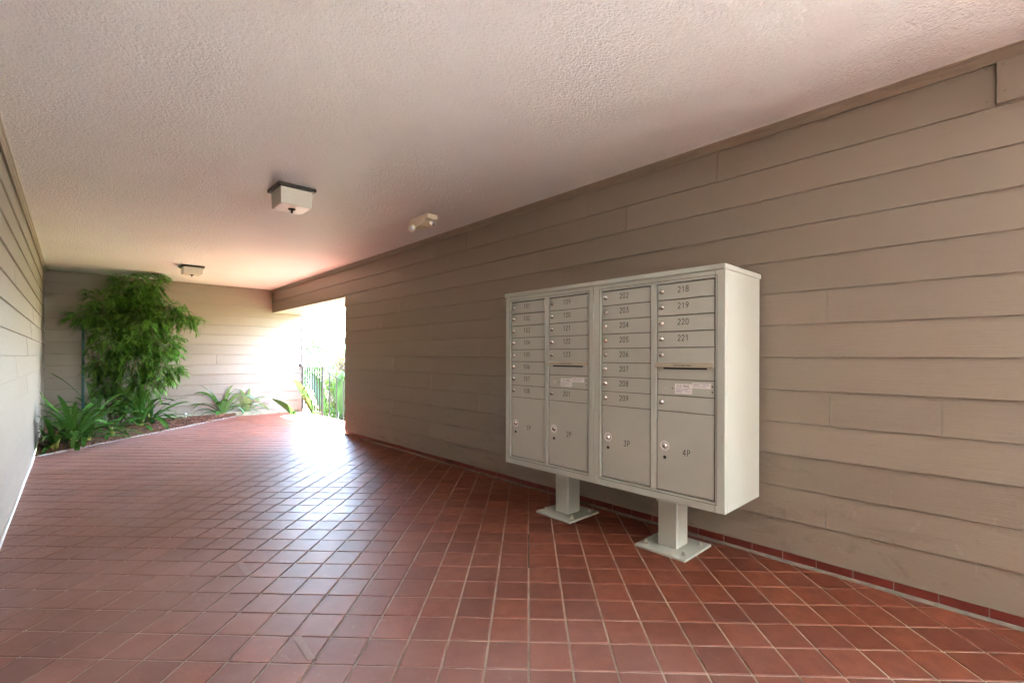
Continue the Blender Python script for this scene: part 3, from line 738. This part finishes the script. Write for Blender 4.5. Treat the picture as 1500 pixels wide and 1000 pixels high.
    pl = MB().cbox((pxc-.160, pc-.156, .0012), (pxc+.160, pc+.156, .016), .003).build('base_plate', M['cab'], t)
    for sx in (-1, 1):
        for sy in (-1, 1):
            bx, by = pxc+sx*.098, pc+sy*.118
            nb = MB(); hexa = [(bx+.0135*math.cos(k*math.pi/3+sx), by+.0135*math.sin(k*math.pi/3+sx)) for k in range(6)]
            nb.lathe((bx, by, .016), (0, 0, 1), [(0, .017), (.002, .017)], 14).prism(hexa, .018, .029, .0015).lathe((bx, by, .029), (0, 0, 1), [(0, .0065), (.008, .0065), (.009, .005)], 10)
            nb.build('anchor_bolt', M['zinc'], pl)
    return t
T = lambda *n: [('d', 1, str(k)) for k in n]
mailbox(.9604, 1.758, [(1.018, 1.331, T(218, 219, 220, 221)+[('d', 1, ''), ('o', 1, ''), ('m', 1, ''), ('d', 1, ''), ('p', 5, '4P')]),
                       (1.373, 1.699, T(202, 203, 204, 205, 206, 207, 208, 209)+[('p', 5, '3P')])],
        'nearer beige pedestal mailbox cabinet, doors numbered 202 to 221')
mailbox(1.758, 2.556, [(1.806, 2.130, T(109, 120, 121, 122, 123)+[('o', 1, ''), ('m', 1, '')]+T(201)+[('p', 5, '2P')]),
                       (2.171, 2.500, T(101, 102, 103, 104, 105, 106, 107, 108)+[('p', 5, '1P')])],
        'farther beige pedestal mailbox cabinet, doors numbered 101 to 123')

# small dark tag screwed low on the siding between the pedestals
tg = MB().cbox((XR-.002, 1.60, .155), (XR-.0165+.012, 1.607, .185), .001)
tag(tg.build('wall_clip', M['zinc']), 'tiny metal clip on the siding low between the two pedestals', 'clip')

# ================================================================== PLANTS
def strap(base, az, elev, bend, L, W, n=11, twist=0, fold=.25, tipf=.5):
    """arching strap leaf, 3 points across"""
    p = Vector(base); pts = []; el = elev
    for i in range(n+1):
        t = i/n; pts.append((p.copy(), el, t)); el -= bend/n*(.35+1.3*t); step = L/n
        p = p+Vector((math.cos(az)*math.cos(el), math.sin(az)*math.cos(el), math.sin(el)))*step
    side0 = Vector((-math.sin(az), math.cos(az), 0)); vs_ = []; fs_ = []
    for (q, e, t) in pts:
        d = Vector((math.cos(az)*math.cos(e), math.sin(az)*math.cos(e), math.sin(e))); nr = side0.cross(d)
        s_ = (side0*math.cos(twist*t)+nr*math.sin(twist*t)); up = d.cross(s_)
        w_ = W*.5*min(1, (.45+1.6*t))*(1 if t < tipf else max(.06, math.sqrt(max(0, 1-((t-tipf)/(1-tipf))**2.2))))
        vs_ += [q-s_*w_+up*w_*-fold, q, q+s_*w_-up*w_*fold] if False else [q-s_*w_-up*(-w_*fold), q, q+s_*w_+up*(w_*fold)]
    for i in range(n):
        for k in (0, 1): fs_.append((i*3+k, i*3+k+1, i*3+k+4, i*3+k+3))
    return vs_, fs_
def strap_plant(px, py, n_leaf, L, label, seed, up=1.15, elo=.35, pale=True, W=.056, group='strap leaved clumps in the planting bed', azs=None):
    r_ = random.Random(seed); b = at_z(px, py, .03); t = thing('strap_leaf_plant', tuple(b), label, 'plant', group)
    if pale:
        mb = MB()
        for k in range(4):
            a_ = r_.uniform(0, 6.28); tip = b+Vector((math.cos(a_)*.05, math.sin(a_)*.05, r_.uniform(.09, .15)))
            mb.tube([b+Vector((math.cos(a_)*.012, math.sin(a_)*.012, -.04)), b+Vector((math.cos(a_)*.024, math.sin(a_)*.024, .05)), tip], [.020, .018, .008], 8)
        mb.build('leaf_base', M['cliviabase'], t, smooth=True)
    n_leaf = int(n_leaf*1.3)
    for k in range(n_leaf):
        fr = k/max(1, n_leaf-1); az = (k*2.399+r_.uniform(-.35, .35)) if azs is None else azs[k % len(azs)]+r_.uniform(-.2, .2)
        elev = elo+(up*1.3-elo)*fr+r_.uniform(-.12, .12)
        bend = r_.uniform(.7, 1.9) if r_.random() < .75 else r_.uniform(2.1, 2.9)
        b2 = b+Vector((math.cos(az)*.025, math.sin(az)*.025, .02+.03*fr))
        vs_, fs_ = strap(b2, az, min(1.5, elev), bend, L*r_.uniform(.85, 1.4), W*r_.uniform(.8, 1.2), twist=r_.uniform(-.6, .6))
        # keep the leaves on this side of the walls
        o1, o2 = r_.uniform(.004, .03), r_.uniform(.004, .03)
        def soft(d, o): return d if d > .12 else o+(.12-o)*math.exp((d-.12)/(.12-o))      # distance kept from a surface
        vs_ = [Vector((XL+soft(v.x-XL, o1), YB-soft(YB-v.y, o2+.02), soft(v.z, o1))) for v in vs_]
        MB().add(vs_, fs_).build('leaf', M['clivia'], t, smooth=True, origin=tuple(b2))
    return t
strap_plant(80, 655, 15, .50, 'leftmost strap leaved clump with leaves drooping against the left wall', 11, up=.95, elo=.1)
strap_plant(107, 652, 20, .66, 'largest strap leaved clump with tall upright leaves and a fat yellow base', 12, up=1.2, elo=.4)
strap_plant(129, 645, 18, .60, 'strap leaved clump with yellow base directly right of the largest clump', 13, up=1.15, elo=.3)
strap_plant(140, 618, 12, .74, 'strap leaved clump farther back under the left side of the feathery shrub', 18, up=1.1, elo=.7, pale=False)
strap_plant(164, 638, 9, .36, 'small strap leaved clump with short leaves beside the tile edge', 14, up=1.0, elo=.2, W=.044)
strap_plant(206, 625, 20, .58, 'strap leaved clump with orange yellow base under the feathery shrub', 15, up=1.2, elo=.25, W=.064)
strap_plant(222, 617, 13, .56, 'strap leaved clump whose leaves arch right over the tiles', 16, up=.95, elo=.2)
strap_plant(320, 606, 20, .56, 'strap leaved clump standing alone before the middle of the end wall', 17, up=1.15, elo=.3, pale=False, W=.064)
strap_plant(351, 602, 12, .46, 'smaller strap leaved clump, rightmost along the end wall', 19, up=1.25, elo=.4, pale=False, W=.052)

# feathery shrub trained against the back wall
def blade(mb, p, d, L, W, droop, r_):
    d = d.normalized(); s_ = d.cross(Vector((0,0,1)));
    if s_.length < .05: s_ = Vector((1,0,0))
    s_.normalize(); s_ = (s_+Vector((r_.uniform(-.5,.5), r_.uniform(-.5,.5), r_.uniform(-.6,.6)))).normalized()
    p1 = p+d*L*.4; p2 = p+d*L*.75+Vector((0,0,-droop*.35)); p3 = p+d*L+Vector((0,0,-droop))
    mb.add([p, p1+s_*W*.5, p1-s_*W*.5, p2+s_*W*.38, p2-s_*W*.38, p3], [(0,2,1),(1,2,4,3),(3,4,5)])
r_ = random.Random(5); root = Vector((.50, 9.30, .02))
shrub = thing('feathery_shrub', tuple(root), 'tall feathery green shrub with narrow drooping leaves in the corner bed', 'shrub')
clus = [(156,462,24,9.25),(130,458,13,9.2),(188,428,30,9.3),(218,414,24,9.2),(170,495,34,9.1),(212,470,36,9.15),(244,460,20,9.1),(278,466,9,9.05),(268,462,12,9.05),(150,530,20,9.25),
        (200,525,34,9.1),(236,540,20,9.0),(252,541,8,8.95),(163,562,24,9.3),(214,562,24,9.15),(186,585,14,9.25),(238,505,32,9.1),(150,438,14,9.2),(190,455,36,9.4),(205,500,28,9.4),(118,462,7,9.2),(210,440,30,9.5)]
leafmb = MB(); stem = MB()
cents = []
for (px, py, rr, yy) in clus:
    q = at_y(px, py, yy); rad = rr/_f*(_c*yy+_s*q.x); cents.append((q, rad))
for (q, rad) in cents:
    s0 = root+Vector((r_.uniform(-.12, .12), r_.uniform(-.05, .1), 0))
    if rad > .2 or True:
        mid = Vector((s0.x*.6+q.x*.4+r_.uniform(-.05,.05), s0.y*.7+q.y*.3+.05, q.z*.5))
        pts = []
        for i in range(9):
            t = i/8; pts.append(s0*(1-t)**2+mid*2*t*(1-t)+q*t*t)
        stem.tube(pts, [.011*(1-.7*i/8)+.002 for i in range(9)], 6)
    n_tw = int(11+rad*rad*720)
    for _ in range(n_tw):
        u = Vector((r_.gauss(0, 1), r_.gauss(0, .75), r_.gauss(0, .85))); u = u.normalized()*(rad*r_.random()**.45)
        st_ = q+u*.55; dirn = (u.normalized()*.8+Vector((r_.gauss(0,.45), r_.gauss(0,.35)-.15, r_.uniform(-.45,.45)))).normalized()
        Lt = r_.uniform(.10, .22); pp = st_.copy(); dd = dirn.copy(); tw = [pp.copy()]
        nl = r_.randint(7, 11)
        for k in range(nl):
            dd = (dd+Vector((0,0,-.11))).normalized(); pp = pp+dd*(Lt/nl); tw.append(pp.copy())
            for sgn in (-1, 1):
                sd_ = dd.cross(Vector((0,0,1)))
                if sd_.length < .1: sd_ = Vector((1,0,0))
                ld = (dd*.7+sd_.normalized()*sgn*r_.uniform(.5,1)+Vector((0,0,r_.uniform(-.6,.15)))).normalized()
                a0 = pp.copy(); a0.z = min(a0.z, ZC-.03); a0.y = min(a0.y, YB-.05)
                blade(leafmb, a0, ld, r_.uniform(.07, .135), r_.uniform(.011, .0165), r_.uniform(0, .035), r_)
        stem.tube([tw[0], tw[len(tw)//2], tw[-1]], [.0022, .0016, .0008], 4, cap=False)
leafmb.v = [(x, min(y, YB-.02), min(z, ZC-.012)) for x, y, z in leafmb.v]
tag(leafmb.build('foliage', M['feather'], shrub), kind='stuff'); stem.v = [(x, min(y, YB-.03), min(z, ZC-.02)) for x, y, z in stem.v]; stem.build('stem', M['bark'], shrub, smooth=True)

# ================================================================== RAILING AT THE OPENING
rl = thing('iron_railing', (XO-.05, 8.72, 0), 'thin dark iron railing at the garden opening, its handrail sloping down the steps', 'railing')
YP = 8.72; XA = XO-.045; RH = .90
MB().cbox((XA-.014, YP-.018, -.002), (XA+.018, YP+.018, RH+.03), .002).build('post', M['iron'], rl)
MB().cbox((XA-.014, YP+.014, RH-.014), (XA+.014, YB-.02, RH+.002), .002).build('top_rail', M['iron'], rl)
MB().cbox((XA-.010, YP+.014, .055), (XA+.010, YB-.02, .068), .002).build('bottom_rail', M['iron'], rl)
MB().lathe((XA-.02, YB-.05, RH+.03), (0, 1, 0), [(0, .012), (.01, .026), (.03, .026), (.036, .02)], 14).build('wall_bracket', M['iron'], rl, smooth=True)
for k in range(8):
    y = YP+.125*(k+1)
    if y < YB-.03: MB().box((XA-.009, y-.009, .068), (XA+.009, y+.009, RH-.012)).build('baluster', M['iron'], rl)
SL = .62
def rz(x): return RH-.03-(x-XA)*SL
mb = MB(); xe = XA+1.75
mb.add([(XA, YP-.012, rz(XA)-.012), (XA, YP+.012, rz(XA)-.012), (XA, YP+.012, rz(XA)+.006), (XA, YP-.012, rz(XA)+.006),
        (xe, YP-.012, rz(xe)-.012), (xe, YP+.012, rz(xe)-.012), (xe, YP+.012, rz(xe)+.006), (xe, YP-.012, rz(xe)+.006)], [(0,1,2,3),(4,7,6,5),(0,4,5,1),(1,5,6,2),(2,6,7,3),(3,7,4,0)])
mb.build('stair_rail', M['iron'], rl)
for k in range(13):
    x = XA+.135*(k+1); MB().box((x-.009, YP-.009, rz(x)-.95), (x+.009, YP+.009, rz(x)-.010)).build('baluster', M['iron'], rl)

# ================================================================== GARDEN OUTSIDE
def paddle_plant(base, leaves, label, seed):
    r2 = random.Random(seed); t = thing('paddle_leaf_plant', base, label, 'plant', 'paddle leaved plants outside the railing')
    b = Vector(base)
    for (tx, ty, tz, W_) in leaves:
        tip = Vector((tx, ty, tz)); hd = Vector((tip.x-b.x, tip.y-b.y, 0)); 
        joint = b+(tip-b)*.5+Vector((0, 0, .22)); mid = b+(joint-b)*.5+Vector((0,0,.08))
        MB().tube([b, mid, joint], [.014, .011, .008], 6).build('stalk', M['strel'], t, smooth=True)
        n = 12; vs_ = []; fs_ = []
        ax_ = (tip-joint).normalized(); side = Vector((.93, -.37+r2.uniform(-.5, .5), r2.uniform(-.3, .3))); side = (side-ax_*side.dot(ax_)).normalized()
        for i in range(n+1):
            u_ = i/n; q = joint.lerp(tip, u_)+Vector((0,0,.10*math.sin(u_*3.14)*1)); w_ = W_*.5*math.sin(max(.04, min(.98, u_))*3.1416)**.65
            upv = side.cross((tip-joint).normalized())
            vs_ += [q-side*w_+upv*w_*.35, q, q+side*w_+upv*w_*.35]
        for i in range(n):
            for k in (0, 1): fs_.append((i*3+k, i*3+k+1, i*3+k+4, i*3+k+3))
        MB().add(vs_, fs_).build('leaf', M['strel'], t, smooth=True, origin=tuple(joint))
    return t
a1 = at_y(399, 583, 9.45); a2 = at_y(430, 556, 9.35)
paddle_plant((3.85, 9.35, -1.3), [(a1.x, 9.45, a1.z-.01, .12), (a2.x, 9.3, a2.z, .12), (3.15, 9.2, .40, .12), (4.5, 9.3, .5, .21), (3.95, 9.0, .75, .22), (4.2, 9.8, .8, .21), (3.6, 9.9, .75, .21)],
             'paddle leaved plant reaching over the railing with one leaf into the passage', 21)
paddle_plant((4.35, 9.3, -1.3), [(4.1, 8.9, .66, .24), (4.65, 9.1, .62, .24), (4.2, 9.5, .85, .24), (4.8, 9.6, .7, .24), (4.5, 8.85, .35, .21), (4.0, 9.2, .45, .21), (4.7, 8.8, .5, .21), (4.3, 8.95, .15, .13)],
             'paddle leaved plant with broad upright leaves behind the stair rail', 22)
paddle_plant((5.0, 10.0, -1.3), [(4.7, 9.6, .7, .25), (5.2, 9.9, .8, .25), (4.6, 10.2, .6, .22), (5.4, 10.3, .7, .25), (4.9, 9.5, .3, .22), (5.3, 9.5, .4, .22), (4.75, 9.8, .15, .21)],
             'paddle leaved plant farther out beside the white house view', 23)

def bush(name, base, rx, rz_, n, mats, label, cat, leaf=.05, seed=1, group=None, trunk=False, ry=None, top=None):
    r2 = random.Random(seed); b = Vector(base); t = thing(name, base, label, cat, group); ry = ry or rx
    cl = [(Vector((r2.gauss(0, .42)*rx, r2.gauss(0, .42)*ry, rz_*(.45+.5*r2.random()) if trunk else rz_*r2.uniform(.15, .95))), r2.uniform(.22, .4)*rx) for _ in range(16)]
    for mi, (mname, frac) in enumerate(mats):
        mb = MB()
        for _ in range(int(n*frac)):
            c_, rr = cl[r2.randrange(len(cl)) if len(mats) == 1 else (r2.randrange(8)+8*mi) % 16]
            u = Vector((r2.gauss(0,1), r2.gauss(0,1), r2.gauss(0,1))).normalized()*rr*r2.random()**.4; p = b+c_+u
            d1 = Vector((r2.gauss(0,1), r2.gauss(0,1), r2.gauss(0,.6))).normalized(); d2 = d1.cross(Vector((r2.gauss(0,1), r2.gauss(0,1), r2.gauss(0,1)))).normalized()
            L_ = leaf*r2.uniform(.6, 1.3); mb.add([p, p+d1*L_*.5+d2*L_*.28, p+d1*L_, p+d1*L_*.5-d2*L_*.28], [(0,1,2,3)])
        o = mb.build('foliage' if not trunk else 'crown', M[mname], t); o['kind'] = 'stuff'
    sm = MB()
    if trunk:
        sm.tube([b+Vector((0,0,-.3)), b+Vector((.05*rx, 0, rz_*.35)), b+Vector((0, .04*rx, rz_*.7))], [rx*.10, rx*.07, rx*.03], 8)
    for c_, rr in cl[:10]:
        s0 = b+Vector((0, 0, rz_*.3 if trunk else -.05)); sm.tube([s0, s0.lerp(b+c_, .5)+Vector((0,0,.05)), b+c_], [rx*.03, rx*.018, rx*.006], 5)
    sm.build('trunk' if trunk else 'stem', M['bark'], t, smooth=True)
    return t
bush('lime_bush', (5.0, 12.0, -1.3), .8, 2.0, 14000, [('lime', .75), ('peach', .25)], 'lime green bush directly beyond the railing post', 'bush', .05, 31, 'bushes of the sunny garden')
bush('lime_bush', (4.3, 11.3, -1.3), .5, 1.95, 9000, [('lime', 1)], 'lime green bush beside the corner of the end wall', 'bush', .05, 32, 'bushes of the sunny garden')
bush('peach_bush', (6.3, 13.6, -1.3), .95, 2.45, 14000, [('peach', .7), ('lime', .3)], 'peach and pale pink leaved bush in front of the white house', 'bush', .055, 33, 'bushes of the sunny garden')
bush('peach_bush', (6.1, 12.0, -1.3), .8, 2.0, 9000, [('lime', .5), ('peach', .5)], 'yellow green and peach bush at the right edge of the opening view', 'bush', .055, 34, 'bushes of the sunny garden')
bush('garden_tree', (9.3, 27, -1.3), 1.4, 3.4, 6000, [('treeleaf', 1)], 'round mid green tree left of the white house', 'tree', .14, 35, trunk=True)
bush('hedge_bush', (7.6, 17, -1.3), 2.4, 2.3, 14000, [('hedge', 1)], 'dark green garden bush below the white house', 'bush', .1, 36, ry=1.2)


bush('added_shade_tree', (7.3, 13.4, -1.3), 3.2, 11, 20000, [('treeleaf', 1)], 'unseen spreading tree added to shade the lime and peach bushes', 'tree', .27, 42, trunk=True)  # added out of view to keep sun off the visible garden bushes

for (x, y, lb) in ((5.5, 4.0, 'unseen tall bush added to block sky light, farthest from the steps'), (5.5, 6.0, 'unseen tall bush added to block sky light, middle of the row'), (5.7, 7.9, 'unseen tall bush added to block sky light, nearest the garden steps')):  # unseen row added to keep sky light off the end wall
    bush('added_tall_bush', (x, y, -1.0), 1.35, 3.9, 9000, [('hedge', 1)], lb, 'bush', .11, 60+int(y), 'added light blocking bushes beside the passage')

# white house
HY = 45; hx0 = at_y(456, 500, HY).x; zr = at_y(470, 494, HY).z
hs = thing('white_house', (hx0+8, HY, -1.3), 'white flat roofed house with dark framed windows beyond the garden', 'house')
MB().box((hx0, HY, -1.4), (hx0+16, HY+9, zr)).build('wall', M['white'], hs)
MB().box((hx0-.3, HY-.5, zr), (hx0+16.3, HY+9.3, zr+.22)).build('roof', simple('roof_edge', (.40, .40, .40), .7), hs)
MB().box((at_y(471, 490, HY).x, HY+.6, zr+.22), (at_y(491, 490, HY).x, HY+3, zr+.62)).build('roof_box', simple('roof_box_grey', (.45, .45, .45), .8), hs)
for (pa, pb, ya_, yb_) in ((474, 489, 498, 530), (457.5, 459.5, 499, 524), (495, 503, 506, 528), (512, 530, 498, 528)):
    A = at_y(pa, ya_, HY); B = at_y(pb, yb_, HY)
    f_ = MB(); x0, x1, z1, z0 = A.x, B.x, A.z, B.z; k = .09
    f_.box((x0, HY-.06, z0), (x0+k, HY-.002, z1)).box((x1-k, HY-.06, z0), (x1, HY-.002, z1)).box((x0+k, HY-.06, z1-k), (x1-k, HY-.002, z1)).box((x0+k, HY-.06, z0), (x1-k, HY-.002, z0+k))
    if x1-x0 > .6: f_.box(((x0+x1)/2-.04, HY-.055, z0+k), ((x0+x1)/2+.04, HY-.003, z1-k))
    wn = f_.build('window', M['bronze'], hs); MB().box((x0+k*.5, HY-.03, z0+k*.5), (x1-k*.5, HY-.004, z1-k*.5)).build('pane', M['glass'], wn)
pl = at_y(491.5, 487, 40); pole = MB().tube([(pl.x, 40, -1.4), (pl.x, 40, pl.z+.35)], [.10, .07], 8)
pw = thing('utility_pole', (pl.x, 40, -1.3), 'slim grey utility pole in front of the white house roof', 'pole')
pole.build('pole', M['concrete'], pw); MB().box((pl.x-.7, 39.95, pl.z-.1), (pl.x+.7, 40.05, pl.z)).build('crossarm', M['bark'], pw)

# unseen hedge added behind the camera for greenish light, at the street end of the passage
for i, (x, y) in enumerate(((-3.2, -12), (-.6, -12.4), (2.0, -12.2), (4.6, -12.6))):
    bush('hedge_bush', (x, y, -.1), 1.5, 1.6, 2500, [('hedge', 1)], ['leftmost', 'second', 'third', 'rightmost'][i]+' unseen hedge bush added for greenish light beyond the street end', 'bush', .12, 50+i, 'added hedge bushes at the street end', ry=.8)
